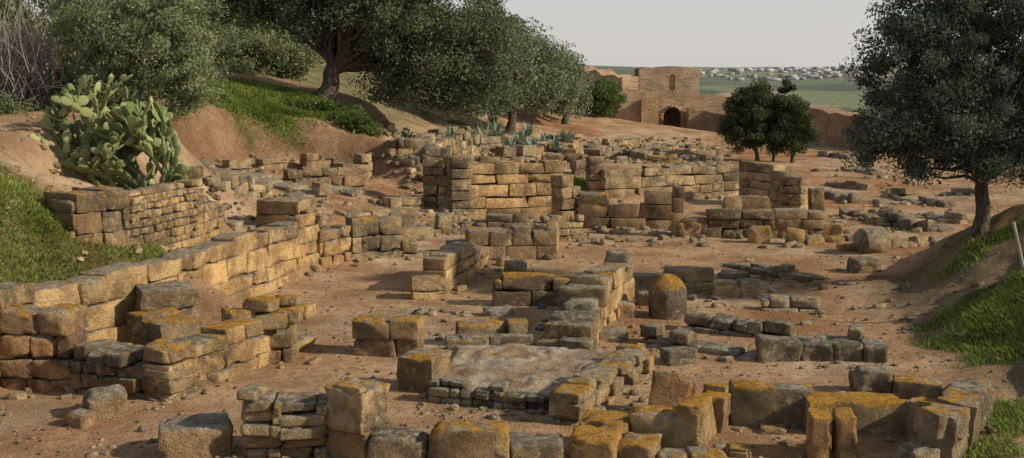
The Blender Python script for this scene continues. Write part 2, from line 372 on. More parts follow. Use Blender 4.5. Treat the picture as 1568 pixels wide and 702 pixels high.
# ---------------------------------------------------------------- masonry
OCH=(.64,.445,.235);BUF=(.53,.42,.275);GRY=(.34,.295,.225);RED=(.47,.285,.16);BRN=(.39,.28,.175)
RUB=[]
def tonev(t,l,top=False):
    k=.78+.38*random.random();w=random.random()*.3
    o=random.choice([(.52,.42,.28),(.36,.30,.21),(.50,.32,.17)])
    r=[t[i]*(1-w)+o[i]*w for i in range(3)]
    if top:
        q=random.uniform(.2,.7);g=(.33,.28,.21);r=[r[i]*(1-q)+g[i]*q for i in range(3)]
    return [v*k for v in r]+[max(0,l+random.uniform(-.3,.25))]
def nz1(v): return float(fbm(np.array([v]),np.array([3.1]),0,3)[0])
def wall_rows(A,B,zA,zB,t=.5,ch=.33,bl=.8,tone=OCH,lich=.5,ruin=.25,jit=.015,flip=False,zbase=None,rub=True):
    if ch>.24: ch*=1.15;bl*=1.2
    A=np.array(A[:2],float);B=np.array(B[:2],float)
    d=B-A;L=np.linalg.norm(d);d/=L;n=np.array([-d[1],d[0]])
    if np.dot(n,(A+B)/2)<0:n=-n
    if flip:n=-n
    zb=zbase if zbase is not None else min(float(ht(A[0],A[1])[0]),float(ht(B[0],B[1])[0]))-.12
    yaw=math.atan2(d[1],d[0]);rows=[]
    zmax=max(zA,zB);nc=max(1,round((zmax-zb)/ch))
    hs=np.array([random.uniform(.82,1.22) for _ in range(nc)]);hs=hs/hs.sum()*(zmax-zb)
    z0=zb;sd=random.random()*100
    for c in range(nc):
        s=-random.random()*bl*.5 if c%2 else 0.0
        while s<L-.05:
            l=bl*random.choice([random.uniform(.5,.8),random.uniform(.8,1.2),random.uniform(1.0,1.7)])
            if s+l>L-.25*bl: l=L-s
            a=max(s,0);b=min(s+l,L);s+=l
            if b-a<.06: continue
            m=(a+b)/2;zt=zA+(zB-zA)*m/L
            if ruin>0 and nc>1: zt+=min(.05,nz1(m*.9+sd)*ruin*1.6)
            hh=hs[c];top=z0+hh
            if c>0 and zt<z0+.4*hh: continue
            istop=c==nc-1 or zt<top+.5*hh
            if istop:
                if random.random()<ruin*.7 and c>0: continue
                hh*=random.uniform(.74,1.1)
            th=t*random.uniform(.92,1.05);jj=jit*(2.0 if istop else 1)
            p=A+d*m+n*(t/2+random.uniform(-jj,jj))
            rows.append([p[0],p[1],z0+hh/2,(b-a)/2-.001,th/2,hh/2-.001,yaw+random.uniform(-.02,.02)*(1+jj*20),random.uniform(-1,1)*jj,random.uniform(-1,1)*jj]+tonev(tone,lich if istop else lich*.3,istop))
        z0+=hs[c]
    if rub:
        for _ in range(int(L*1.6)+1):
            p=A+d*random.uniform(-.1,L+.1)-n*(abs(random.gauss(0,.25))+.05)
            s=random.choice([.03,.05,.07,.11])*(1+p[1]/70)*random.uniform(.6,1.2)
            RUB.append([p[0],p[1],float(bil(HM,p[:1],p[1:2])[0])+s*.2,s*random.uniform(.6,1),s*random.uniform(.5,.8),s*random.uniform(.35,.6),random.uniform(0,3),random.uniform(-.4,.4),random.uniform(-.4,.4)]+tonev(random.choice([tone,BUF]),.1))
    return rows
def W(x0,b0,t0,x1,b1,t1,name='ruined_stone_wall',extra=None,**k):
    A=G(x0,b0);B=G(x1,b1)
    r=wall_rows(A,B,ztop(A,t0),ztop(B,t1),**k)
    if extra:r+=extra
    if not r: return
    Y=(A[1]+B[1])/2
    rb=name=='rubble_wall'
    return build_blocks(name,r,M_stone,n=9 if Y<21.5 else 6 if Y<36 else 3,amp=.07 if rb else .05,rad=.035 if rb else .018,chipk=1 if rb else .8)
def brow(xc,yb,wpx,hpx,dep,yaw=0,tone=BUF,lich=.5,zoff=0,tilt=(0,0),back=True):
    P=G(xc,yb);k=P[1]/F*1.0
    w=wpx*k;h=hpx*k
    cx=P[0]-math.sin(yaw)*dep/2;cy=P[1]+math.cos(yaw)*dep/2
    return [cx,cy,P[2]-.06+h/2+zoff,w/2,dep/2,h/2+.03,yaw,tilt[0],tilt[1]]+tonev(tone,lich)
def Bk(*a,name='cut_stone_block',**k):
    r=brow(*a,**k);return build_blocks(name,[r],M_stone,n=12 if r[1]<22 else 8,amp=.08,rad=.025)
# --- left side
W(60,570,438,235,508,402,t=.6,ch=.40,bl=.9,tone=OCH,lich=.25,ruin=.08)
W(-60,612,455,60,570,440,t=.6,ch=.40,bl=.9,tone=OCH,lich=.3,ruin=.08)
W(235,508,412,460,428,338,t=.6,ch=.31,bl=.8,tone=OCH,lich=.25,ruin=.05)
W(205,522,440,292,492,418,t=.9,ch=.45,bl=.9,tone=BRN,lich=.3,ruin=0,flip=True)
W(459,416,308,492,406,308,t=1.2,ch=.31,bl=.7,tone=OCH,lich=.35,ruin=0)
W(492,410,330,538,398,352,t=.5,ch=.31,bl=.6,tone=OCH,lich=.35,ruin=.1)
W(540,398,336,616,396,336,t=.55,ch=.42,bl=.7,tone=BUF,lich=.4,ruin=.0)
W(616,393,352,725,392,356,t=.5,ch=.3,bl=.8,tone=BUF,lich=.4,ruin=.3)
W(122,380,286,206,378,286,name='stone_pier',t=.9,ch=.36,bl=.6,tone=BRN,lich=.45,ruin=0)
W(112,372,305,150,372,305,t=.6,ch=.3,bl=.5,tone=BRN,lich=.3,ruin=0)
W(206,384,292,308,386,276,t=.4,ch=.15,bl=.38,tone=OCH,lich=.2,ruin=.15)
W(305,386,276,345,352,318,t=.4,ch=.2,bl=.4,tone=OCH,lich=.2,ruin=.2)
Bk(338,382,62,22,.6,yaw=.2,tone=BRN,lich=.2)
Bk(428,352,66,20,.8,yaw=.3,tone=BRN,lich=.3);Bk(418,362,50,14,.5,yaw=.1,tone=OCH)
W(0,594,480,110,598,492,name='rubble_wall',t=.7,ch=.29,bl=.5,tone=RED,lich=.6,ruin=.12,jit=.03)
W(110,602,512,262,618,560,name='rubble_wall',t=.8,ch=.22,bl=.38,tone=BRN,lich=.45,ruin=.3,jit=.05)
W(-70,594,475,0,594,480,name='rubble_wall',t=.7,ch=.29,bl=.5,tone=RED,lich=.6,ruin=.12,jit=.04)
W(262,616,535,485,530,470,t=.55,ch=.32,bl=.75,tone=OCH,lich=.85,ruin=.06)
W(195,560,492,268,585,500,t=.8,ch=.3,bl=.6,tone=BRN,lich=1.0,ruin=.1,jit=.03)
P=G(395,560)
rs=[]
for dx,dy,dz,w,dp,h in [(-.35,.25,.0,.55,.5,.32),(.18,.2,.0,.6,.5,.26),(-.1,.5,.0,.5,.5,.36),(.38,.55,.0,.5,.4,.3),(.05,.3,.27,.52,.42,.24),(.4,.6,.3,.38,.35,.2)]:
    rs.append([P[0]+dx,P[1]+dy,P[2]+.62+dz+h/2,w/2,dp/2,h/2,random.uniform(-.4,.4),random.uniform(-.08,.08),random.uniform(-.08,.08)]+tonev(BUF,1.05))
rs+=wall_rows((P[0]-.6,P[1]+.05),(P[0]+.6,P[1]+.15),P[2]+.62,P[2]+.62,t=.7,ch=.3,bl=.5,ruin=0,tone=BRN,rub=False)
build_blocks('stacked_stones',rs,M_stone,n=7,amp=.08)
def boulder(xc,yb,w,h,tone=BUF,l=.1):
    r=brow(xc,yb,w,h,w*G(xc,yb)[1]/F*.9,yaw=random.uniform(-.6,.6),tone=tone,lich=l)
    build_blocks('boulder',[r],M_stone,n=10,amp=.2,rad=.25)
boulder(160,642,66,44);boulder(113,654,42,26,RED);boulder(255,600,40,32,BUF);boulder(20,612,24,14);boulder(985,468,30,22);boulder(1330,418,44,22,BRN)
# --- foreground blocks
Bk(300,704,112,52,.75,yaw=.28,tone=BRN,lich=.3,name='cut_stone_block')
W(368,706,602,432,706,618,name='rubble_wall',t=.7,ch=.15,bl=.42,tone=BUF,lich=.6,ruin=.2,jit=.05)
W(428,708,625,500,706,622,name='rubble_wall',t=.75,ch=.13,bl=.45,tone=BUF,lich=.45,ruin=.1,jit=.06)
W(497,702,600,556,714,602,name='stone_pier',t=.62,ch=.5,bl=1.4,tone=BUF,lich=.7,ruin=0)
W(556,714,602,600,694,590,name='stone_pier',t=.5,ch=.5,bl=1.2,tone=OCH,lich=.5,ruin=0)
W(562,718,652,655,718,655,t=.5,ch=.6,bl=1.6,tone=BRN,lich=.45,ruin=0)
W(655,720,640,778,722,648,t=.55,ch=.85,bl=2,tone=BRN,lich=.75,ruin=0)
Bk(822,712,84,36,.55,yaw=.05,tone=GRY,lich=.3)
Bk(905,712,78,46,.6,yaw=-.25,tone=OCH,lich=1.1,tilt=(.12,-.1));Bk(925,690,75,52,.5,yaw=-.3,tone=BUF,lich=1.2,tilt=(.1,-.1));Bk(968,712,66,36,.55,yaw=-.35,tone=BUF,lich=.8,tilt=(.06,-.1))
for a in [(1030,712,50,20),(1085,714,60,22),(1130,700,40,14),(1155,655,30,14),(1185,668,40,12)]:
    Bk(a[0],a[1],a[2],a[3],.35,yaw=random.uniform(-.4,.4),tone=BUF,lich=.5,name='rubble_stone')
W(965,690,628,1080,695,628,t=.55,ch=.5,bl=1.3,tone=BUF,lich=.8,ruin=0)
W(1080,697,622,1118,650,578,t=.35,ch=.9,bl=.42,tone=OCH,lich=1.2,ruin=0,jit=.04)
Bk(1030,636,72,66,.22,yaw=-.15,tone=RED,lich=.2,tilt=(-.25,.12),name='leaning_slab')
W(1118,655,602,1240,660,604,t=.5,ch=.5,bl=.75,tone=GRY,lich=.6,ruin=0,jit=.03)
W(1238,668,604,1388,668,610,t=.7,ch=.5,bl=1.1,tone=BUF,lich=1.2,ruin=0,jit=.03)
W(1385,668,622,1485,672,630,t=.5,ch=.4,bl=.7,tone=GRY,lich=.7,ruin=.0,jit=.03)
Bk(1256,706,34,72,.5,yaw=-.1,tone=OCH,lich=1.2,name='upright_slab',tilt=(0,.03));Bk(1296,708,32,74,.5,yaw=-.12,tone=OCH,lich=1.1,name='upright_slab',tilt=(0,-.04))
W(1395,724,668,1478,706,622,t=.45,ch=.5,bl=.6,tone=GRY,lich=.5,ruin=0,jit=.04)
W(1462,716,660,1516,640,590,t=.5,ch=.42,bl=.6,tone=GRY,lich=.4,ruin=0,jit=.04)
Bk(1338,608,58,40,.5,yaw=-.1,tone=GRY,lich=.3)
W(1368,612,580,1440,612,580,t=.5,ch=.5,bl=.8,tone=GRY,lich=.7,ruin=0);W(1438,622,584,1518,620,590,t=.5,ch=.55,bl=1.4,tone=GRY,lich=.5,ruin=0)
# --- raised basin
BZ=.22
c00=at_z(662,594,BZ);c10=at_z(888,606,BZ);c11=at_z(985,537,BZ);c01=at_z(692,522,BZ)
nn=90;u=np.linspace(0,1,nn);U,Vv=np.meshgrid(u,u)
def bl4(k): return (c00[k]*(1-U)*(1-Vv)+c10[k]*U*(1-Vv)+c11[k]*U*Vv+c01[k]*(1-U)*Vv)
px,py_=bl4(0),bl4(1);ctr=at_z(795,545,BZ)
rr=np.hypot(px-ctr[0],(py_-ctr[1])*.9)+.05*fbm(px*2,py_*2,1,2);ring=.05*np.exp(-((rr-.62)/.09)**2)+.03*np.exp(-((rr-.3)/.08)**2)-.05*np.exp(-(rr/.2)**2)
edge=np.minimum.reduce([U,1-U,Vv,1-Vv])
pz=BZ+ring+.07*fbm(px*2.5,py_*2.5,3,5)+.03*fbm(px*9,py_*9,3,3)-.12*ss(.05,0,edge+.04*fbm(px*3,py_*3,0,3))-.4*(edge<.005)
ii=np.arange(nn*nn).reshape(nn,nn);Q=np.stack([ii[:-1,:-1],ii[:-1,1:],ii[1:,1:],ii[1:,:-1]],2).reshape(-1,4)
tt=ss(.3,.7,vn(px*1.5,py_*1.5,4.)*.6+vn(px*5,py_*5,2.)*.4).ravel()[:,None];cc=np.hstack([np.array([.42,.36,.28])*tt+np.array([.27,.19,.12])*(1-tt),np.ones((nn*nn,1))]);mk('raised_stone_basin',np.stack([px.ravel(),py_.ravel(),pz.ravel()],1),Q,M_ground,cc)
W(607,600,535,660,606,545,t=.75,ch=.5,bl=1.4,tone=BRN,lich=.6,ruin=0)
W(655,618,582,770,628,592,name='rubble_wall',t=.3,ch=.13,bl=.28,tone=GRY,lich=.1,ruin=.25,jit=.05)
W(770,628,592,900,636,606,name='rubble_wall',t=.3,ch=.13,bl=.28,tone=GRY,lich=.1,ruin=.25,jit=.05)
W(885,655,600,998,574,532,t=.5,ch=.24,bl=.42,tone=BUF,lich=.8,ruin=.08,jit=.05,flip=False)
W(690,545,518,830,540,520,t=.25,ch=.2,bl=.5,tone=GRY,lich=.2,ruin=.3)
# --- middle
W(539,545,492,640,548,494,t=.6,ch=.32,bl=.8,tone=BRN,lich=.7,ruin=0)
Bk(714,545,64,28,.5,yaw=.1,tone=GRY,lich=.7);W(700,532,495,808,530,500,t=.5,ch=.5,bl=.8,tone=BUF,lich=.95,ruin=0)
W(754,470,424,873,470,428,t=.5,ch=.3,bl=.6,tone=BRN,lich=.95,ruin=0)
W(818,540,515,905,545,520,t=.6,ch=.35,bl=.7,tone=GRY,lich=.45,ruin=0)
W(905,540,500,935,498,430,t=.9,ch=.3,bl=.6,tone=OCH,lich=.3,ruin=0)
W(930,500,418,972,470,398,t=.65,ch=.3,bl=.55,tone=OCH,lich=.25,ruin=0)
Bk(945,470,42,86,.5,yaw=-.2,tone=GRY,lich=.2);Bk(888,520,50,60,.6,yaw=-.15,tone=GRY,lich=.2);Bk(900,500,56,52,.6,yaw=-.15,tone=GRY,lich=.2)
Bk(938,522,50,16,.5,tone=GRY,lich=.2);Bk(950,488,46,26,.4,tone=BRN,lich=.2);Bk(1046,560,52,26,.4,yaw=.3,tone=GRY,lich=.1)
W(975,528,508,1160,552,522,name='rubble_wall',t=.5,ch=.24,bl=.5,tone=GRY,lich=.35,ruin=.15,jit=.05)
W(1160,552,524,1358,556,528,name='rubble_wall',t=.5,ch=.3,bl=.55,tone=GRY,lich=.15,ruin=.1,jit=.05)
W(1045,508,488,1320,528,505,name='rubble_wall',t=.45,ch=.22,bl=.45,tone=GRY,lich=.15,ruin=.2,jit=.06)
W(972,442,416,1012,442,416,t=.5,ch=.4,bl=.5,tone=BUF,lich=.2,ruin=0)
W(1018,450,412,1092,450,414,t=.5,ch=.3,bl=.5,tone=BUF,lich=.4,ruin=.2);W(1094,456,430,1166,456,432,t=.5,ch=.4,bl=.9,tone=BUF,lich=.5,ruin=0)
W(1166,478,458,1258,480,460,name='rubble_wall',t=.4,ch=.2,bl=.5,tone=BUF,lich=.2,ruin=.3,jit=.05)
W(1090,405,385,1300,440,425,name='rubble_wall',t=.4,ch=.15,bl=.5,tone=BRN,lich=.2,ruin=.4,jit=.05)
W(1100,425,408,1260,432,416,name='rubble_wall',t=.4,ch=.15,bl=.5,tone=BRN,lich=.2,ruin=.4,jit=.05)
W(632,460,428,682,458,430,t=.5,ch=.3,bl=.7,tone=OCH,lich=.8,ruin=0)
W(650,446,390,684,448,392,t=.6,ch=.32,bl=.7,tone=BUF,lich=.5,ruin=0);W(684,450,392,750,404,374,t=.55,ch=.32,bl=.8,tone=OCH,lich=.3,ruin=0)
W(716,398,352,852,396,350,t=.6,ch=.38,bl=.8,tone=BRN,lich=.6,ruin=0)
W(852,396,350,856,372,345,t=.3,ch=.38,bl=.8,tone=OCH,lich=.45,ruin=0)
Bk(790,420,34,20,.4,tone=GRY,lich=.2);boulder(773,408,18,16,RED);Bk(765,486,44,14,.4,yaw=.2,tone=(.5,.48,.43),lich=0,name='pale_slab')
W(600,350,330,720,360,336,t=.5,ch=.3,bl=.7,tone=BUF,lich=.3,ruin=.3,jit=.03);W(515,330,312,640,340,322,t=.5,ch=.28,bl=.6,tone=BUF,lich=.3,ruin=.4,jit=.04)
W(700,345,325,850,352,330,t=.45,ch=.25,bl=.6,tone=GRY,lich=.4,ruin=.3,jit=.04);W(820,368,322,895,366,330,name='rubble_wall',t=.4,ch=.22,bl=.45,tone=BUF,lich=.3,ruin=.3,jit=.04)
# central high wall
W(690,328,250,862,332,252,t=.55,ch=.34,bl=.9,tone=OCH,lich=.65,ruin=.06)
W(684,322,240,692,330,248,t=.7,ch=.3,bl=.6,tone=BUF,lich=.5,ruin=.1)
W(648,318,250,690,322,228,t=.6,ch=.28,bl=.55,tone=BUF,lich=.3,ruin=.25,jit=.05)
W(598,320,292,650,322,284,t=.6,ch=.28,bl=.55,tone=BUF,lich=.3,ruin=.25,jit=.06)
W(862,352,268,890,348,282,t=.5,ch=.3,bl=.6,tone=BRN,lich=.3,ruin=.2)
W(884,350,298,1032,352,294,t=.5,ch=.38,bl=.8,tone=BRN,lich=.4,ruin=.15)
W(1030,362,285,1046,362,284,name='stone_pier',t=.5,ch=.4,bl=.7,tone=BRN,lich=.3,ruin=0)
W(903,300,240,926,300,244,name='stone_pier',t=.5,ch=.3,bl=.7,tone=BRN,lich=.3,ruin=0)
W(926,306,260,1140,302,256,t=.5,ch=.30,bl=.8,tone=BUF,lich=.2,ruin=.08)
W(1050,364,322,1262,366,320,t=.6,ch=.34,bl=.7,tone=BRN,lich=.4,ruin=.12)
W(1110,345,302,1180,345,302,t=.6,ch=.3,bl=.6,tone=BRN,lich=.5,ruin=.1)
W(1178,330,262,1196,335,262,t=.6,ch=.3,bl=.6,tone=BRN,lich=.3,ruin=0);W(1192,335,275,1225,338,272,t=.6,ch=.3,bl=.6,tone=OCH,lich=.3,ruin=.1)
W(1130,310,248,1182,318,250,t=.6,ch=.3,bl=.6,tone=BUF,lich=.5,ruin=.1)
Bk(1252,330,22,42,.5,tone=BRN,lich=.2)
for a in [(1162,374,34,28),(1218,376,28,26),(1250,376,30,14),(1272,366,38,24),(1056,364,34,24),(1283,372,24,10),(1205,366,20,12),(1300,386,30,12)]:
    Bk(a[0],a[1],a[2],a[3],.45,yaw=random.uniform(-.3,.3),tone=OCH,lich=.6)
for a in [(306,282,258,352,288,262,BRN),(345,296,276,420,300,280,BUF),(400,258,242,466,258,242,BRN),(440,285,258,560,292,262,BRN),(425,300,286,505,306,292,BUF),
          (350,262,246,400,264,248,BRN),(525,270,238,570,272,240,BUF),(470,264,234,530,266,242,RED),(400,322,310,500,326,312,BUF),(355,352,340,395,352,338,BUF)]:
    W(a[0],a[1],a[2],a[3],a[4],a[5],name='low_stone_wall',t=.55,ch=.3,bl=.6,tone=a[6],lich=.35,ruin=.25,jit=.05)
rs=[]
for a in [(360,292),(392,284),(430,292),(462,300),(485,296),(330,270),(372,276),(520,300)]:
    rs.append(brow(a[0],a[1],44,9,.9,yaw=-.5+random.uniform(-.3,.3),tone=BUF,lich=.3,tilt=(random.uniform(-.1,.1),.12)))
build_blocks('fallen_slabs',rs,M_stone,amp=.05)
for a in [(590,236,202,607,236,204),(610,238,212,650,240,214),(655,238,210,735,238,210),(735,232,212,768,234,214),(650,250,228,680,252,226),(770,246,226,828,246,228),(700,262,240,725,262,242),
          (830,250,236,900,252,238),(880,268,246,905,268,246),(930,250,240,990,250,242),(990,262,252,1080,262,253),(1060,238,231,1120,238,232),(900,232,224,960,232,225),(820,226,216,850,226,214),
          (960,228,221,1020,229,222),(700,218,204,740,218,205),(670,212,196,700,212,196),(1195,290,268,1215,292,262),(850,216,208,900,216,210)]:
    W(*a,name='low_stone_wall',t=.6,ch=.32,bl=.7,tone=random.choice([BUF,BRN,GRY]),lich=.3,ruin=.2,jit=.05)
for _ in range(34):
    x_=random.uniform(620,1120);y_=random.uniform(218,262);l_=random.uniform(20,70);dy_=random.choice([0,0,random.uniform(-8,8)]);h_=random.uniform(6,12)*(y_-110)/120
    W(x_,y_,y_-h_,x_+l_,y_+dy_,y_+dy_-h_,name='low_stone_wall',t=.5,ch=.28,bl=.6,tone=random.choice([BUF,BRN,OCH]),lich=.3,ruin=.3,jit=.06)
for a in [(1335,330,312,1380,352,338),(1380,352,336,1420,356,344),(1260,285,275,1330,292,282),(1285,262,254,1340,268,262),(1340,300,286,1385,306,296),(1250,300,288,1300,312,300),(1420,340,322,1470,345,330),
          (1360,380,366,1420,378,368),(1440,300,288,1500,300,288),(1250,240,231,1330,246,240),(1290,330,320,1340,345,334),(1400,310,300,1440,318,308)]:
    W(*a,name='low_stone_wall',t=.5,ch=.3,bl=.5,tone=random.choice([BUF,GRY]),lich=.2,ruin=.35,jit=.08)
def rubble(name,n,region,smin,smax,tone,amp=.05):
    rs=[]
    for _ in range(n):
        px_=random.uniform(region[0],region[1]);py__=random.uniform(region[2],region[3]);p=G(px_,py__)
        s=(smin+(smax-smin)*random.random()**2.2)
        rs.append([p[0],p[1],p[2]+s*.1,s*random.uniform(.5,.9),s*random.uniform(.4,.7),s*random.uniform(.22,.45),random.uniform(0,3.1),random.uniform(-.3,.3),random.uniform(-.3,.3)]+tonev(random.choice(tone),.2))
    build_blocks(name,rs,M_stone,n=3,amp=amp,rad=.08)
rubble('rubble_stones',560,(590,1120,213,250),.1,.42,[BUF,GRY,BRN]);rubble('rubble_stones',60,(590,760,198,225),.1,.4,[BUF,GRY,BRN]);rubble('rubble_stones',190,(1130,1460,250,380),.08,.36,[BUF,GRY])
rubble('rubble_stones',120,(860,1080,335,378),.08,.3,[BUF,GRY]);rubble('rubble_stones',160,(560,860,300,350),.08,.3,[BUF,BRN]);rubble('rubble_stones',160,(300,640,240,345),.06,.28,[BUF,BRN])
rubble('rubble_stones',110,(960,1400,400,560),.03,.2,[BUF,GRY]);rubble('rubble_stones',80,(640,900,600,650),.03,.13,[BUF,GRY]);rubble('rubble_stones',60,(0,300,600,702),.02,.12,[BUF,GRY,RED])
rubble('rubble_stones',110,(640,900,470,560),.03,.16,[BUF,GRY]);rubble('rubble_stones',40,(0,130,170,320),.03,.15,[BUF,RED]);rubble('rubble_stones',110,(1120,1500,600,710),.02,.16,[BUF,GRY])
rubble('rubble_stones',70,(440,520,640,705),.04,.14,[BUF,RED]);rubble('rubble_stones',50,(620,760,230,300),.08,.35,[BUF,BRN]);rubble('rubble_stones',70,(1360,1560,380,560),.03,.15,[BUF,BRN])
build_blocks('fallen_rubble',RUB,M_stone,n=3,amp=.04,rad=.06)
M=7000
d=12*(6.5)**rng.random(M);xx=(rng.random(M)*2-1)*.46*d;zz_=ht(xx,d)
keep=(gmask(xx,d)<.4)&(fbm(xx*.5,d*.5,3,3)>-.12);xx=xx[keep];d=d[keep];zz_=zz_[keep];M=len(xx)
s=.008+.026*rng.random(M)**3+d*.0003
rows=np.zeros((M,13));rows[:,0]=xx;rows[:,1]=d;rows[:,2]=zz_+s*.2;rows[:,3]=s*(.7+rng.random(M)*.6);rows[:,4]=s*(.7+rng.random(M)*.4);rows[:,5]=s*(.4+rng.random(M)*.4)
rows[:,6]=rng.random(M)*3;rows[:,7:9]=(rng.random((M,2))-.5)*.6
k=(.7+.6*rng.random(M))[:,None];rows[:,9:12]=np.array([.48,.37,.25])*k
build_blocks('pebbles',rows,M_stone,n=2,amp=.01,rad=.03,nz=False)
# cylindrical altar
P=G(1025,490)
def lathe(prof,seg=40):
    V=[];
    for r,z in prof:
        for j in range(seg): a=j*2*math.pi/seg;V.append((r*math.cos(a),r*math.sin(a),z))
    Q=[(i*seg+j,i*seg+(j+1)%seg,(i+1)*seg+(j+1)%seg,(i+1)*seg+j) for i in range(len(prof)-1) for j in range(seg)]
    return np.array(V),np.array(Q)
pr=[(.39,-.1),(.395,.0),(.395,.1),(.39,.2),(.39,.3),(.392,.4),(.39,.5),(.38,.56),(.36,.62),(.31,.70),(.24,.78),(.16,.85),(.08,.89),(.001,.895)]
V,Q=lathe(pr);V=V+np.array([P[0],P[1]+.37,P[2]]);V+=np.stack([.05*fbm(V[:,0]*4+i*9,V[:,1]*4,V[:,2]*4,4) for i in range(3)],1)
cc=np.tile([.22,.185,.14,.2],(len(V),1));cc[V[:,2]>P[2]+.62,3]=1.1
mk('cylindrical_stone_altar',V,Q,M_stone,cc)
P=G(1340,390);V,Q=lathe([(.001,-.33),(.29,-.33),(.32,-.28),(.32,0),(.32,.28),(.29,.33),(.001,.33)],28);V=V[:,[2,0,1]];V=V*1.15;ca,sa=math.cos(.35),math.sin(.35)
V=np.stack([V[:,0]*ca-V[:,1]*sa,V[:,0]*sa+V[:,1]*ca,V[:,2]],1)+np.array([P[0],P[1]+.35,P[2]+.32]);V+=np.stack([.05*fbm(V[:,0]*3+i*9,V[:,1]*3,V[:,2]*3,3) for i in range(3)],1)
mk('fallen_column_drum',V,Q,M_stone,np.tile([.42,.37,.28,.1],(len(V),1)))
A=np.array(at_d(1566,405,23.6));B=np.array(at_d(1552,340,23.8));V,Q=tube([A+(B-A)*t for t in (-.1,.3,.6,1,1.001)],[.035,.033,.03,.03,.001]);mk('wooden_post',V,Q,M_twig)

# ---------------------------------------------------------------- fortress
def slab(name,outline,A,B,thick,zb,col=(.40,.235,.135),parent=None):
    A=np.array(A[:2]);B=np.array(B[:2]);d=B-A;n=np.array([-d[1],d[0]])/np.linalg.norm(d)
    if np.dot(n,(A+B)/2)<0:n=-n
    import bmesh
    bm=bmesh.new();f=[];b=[]
    for s_,z_ in outline:
        p=A+d*s_;f.append(bm.verts.new((p[0],p[1],zb+z_)));q=p+n*thick;b.append(bm.verts.new((q[0],q[1],zb+z_)))
    bm.faces.new(f);bm.faces.new(b[::-1]);m=len(f)
    for i in range(m): bm.faces.new((f[i],b[i],b[(i+1)%m],f[(i+1)%m]))
    bmesh.ops.recalc_face_normals(bm,faces=bm.faces);bmesh.ops.triangulate(bm,faces=bm.faces)
    me=bpy.data.meshes.new(name);bm.to_mesh(me);bm.free()
    a=me.attributes.new('tone','FLOAT_COLOR','POINT');a.data.foreach_set('color',np.tile(np.array(list(col)+[1.0],np.float32),len(me.vertices)))
    me.materials.append(M_fort);ob=bpy.data.objects.new(name,me);scene.collection.objects.link(ob);ob.parent=parent;return ob
def jag(s0,s1,h0,h1,n,a):
    return [(s0+(s1-s0)*i/n+random.uniform(-.2,.2)*(s1-s0)/n*(0<i<n),h0+(h1-h0)*i/n+random.uniform(-a,a)) for i in range(n+1)]
fe=empty('fortress_gatehouse')
def fp(px,Y): return at_d(px,200,Y)
A=fp(944,100);B=fp(1112,100);Lm=(B[0]-A[0]);zb=-.6
def archpts(cxp,wm,top,base,p0,p1,Lw):
    c=(cxp-p0)/(p1-p0);r=wm/2;o=[(c-r/Lw,base)]
    for i in range(11):
        a=math.pi*i/10;o.append((c-r/Lw*math.cos(a),top-r+r*math.sin(a)*1.1))
    o.append((c+r/Lw,base));return o
zt_=lambda py:at_d(1000,py,100)[2]-zb
FC=(.53,.38,.255)
out=[(0,0)]+archpts(1029,1.45,zt_(166),0,944,1112,Lm)+[(1,0)]+jag(1,0,zt_(148),zt_(136),26,.1)
slab('gate_wall',out,A,B,1.0,zb,col=FC,parent=fe)
rs=[];acx=fp(1029,100)[0];az=zb+zt_(166)-.73
for i in range(13):
    a=math.pi*i/12;rs.append([acx-.85*math.cos(a),99.97,az+.85*math.sin(a)*1.05,.11,.12,.10,0,0,0,.54,.37,.24,0])
    rs[-1][8]=a-math.pi/2
for sd in (-1,1):
    for j in range(5): rs.append([acx+sd*.85,99.97,az-.2-.36*j,.11,.1,.16,0,0,0,.50,.35,.23,0])
build_blocks('arch_surround',rs,M_stone,n=3,amp=.02,parent=fe)
slab('gate_core',[(0,0),(1,0)]+jag(1,0,zt_(152),zt_(142),14,.05),fp(950,103.5),fp(1108,103.5),4,zb,col=(.34,.22,.14),parent=fe)
slab('gate_shade_panel',[(0,0),(1,0),(1,2.4),(0,2.4)],fp(1015,103.2),fp(1043,103.2),.1,zb,col=(.05,.025,.015),parent=fe)  # added panel, shade inside the arch put into its dark colour
slab('passage_side',[(0,0),(1,0),(1,3.3),(0,3.3)],fp(1007,101.1),fp(1013,101.1),2.3,zb,col=(.2,.1,.06),parent=fe)
slab('passage_side',[(0,0),(1,0),(1,3.3),(0,3.3)],fp(1045,101.1),fp(1051,101.1),2.3,zb,col=(.2,.1,.06),parent=fe)
slab('passage_vault',[(0,2.85),(1,2.85),(1,3.2),(0,3.2)],fp(1013.2,101.1),fp(1044.8,101.1),2.3,zb,col=(.2,.1,.06),parent=fe)
A=fp(978,103);B=fp(1070,103);Lw=B[0]-A[0]
zt3=lambda py:at_d(1000,py,103)[2]-zb
out=[(0,zt3(138))]+archpts(1028,.5,zt3(114),zt3(138),978,1070,Lw)+[(1,zt3(138))]+jag(1,0,zt3(103),zt3(103),20,.07)
slab('tower_front',out,A,B,.6,zb,col=(.56,.43,.30),parent=fe)
slab('tower_body',[(0,0),(1,0)]+jag(1,0,zt3(105),zt3(105),10,.03),fp(978.6,104.6),fp(1069.4,104.6),4.5,zb,col=(.26,.17,.11),parent=fe)
slab('tower_base',[(0,0),(1,0),(1,zt3(138)-.003),(0,zt3(138)-.003)],A,B,1.2,zb,col=(.50,.36,.24),parent=fe)
slab('lower_buttress',[(0,0),(1,0)]+jag(1,0,zt_(176),zt_(166),6,.08),fp(1054,98.8),fp(1112,98.8),1.1,zb,col=(.47,.32,.205),parent=fe)
slab('west_buttress',[(0,0),(1,0)]+jag(1,0,zt_(154),zt_(150),6,.1),fp(982,99.3),fp(1008,99.3),.6,zb,col=(.50,.34,.22),parent=fe)
fw=empty('fortress_rampart')
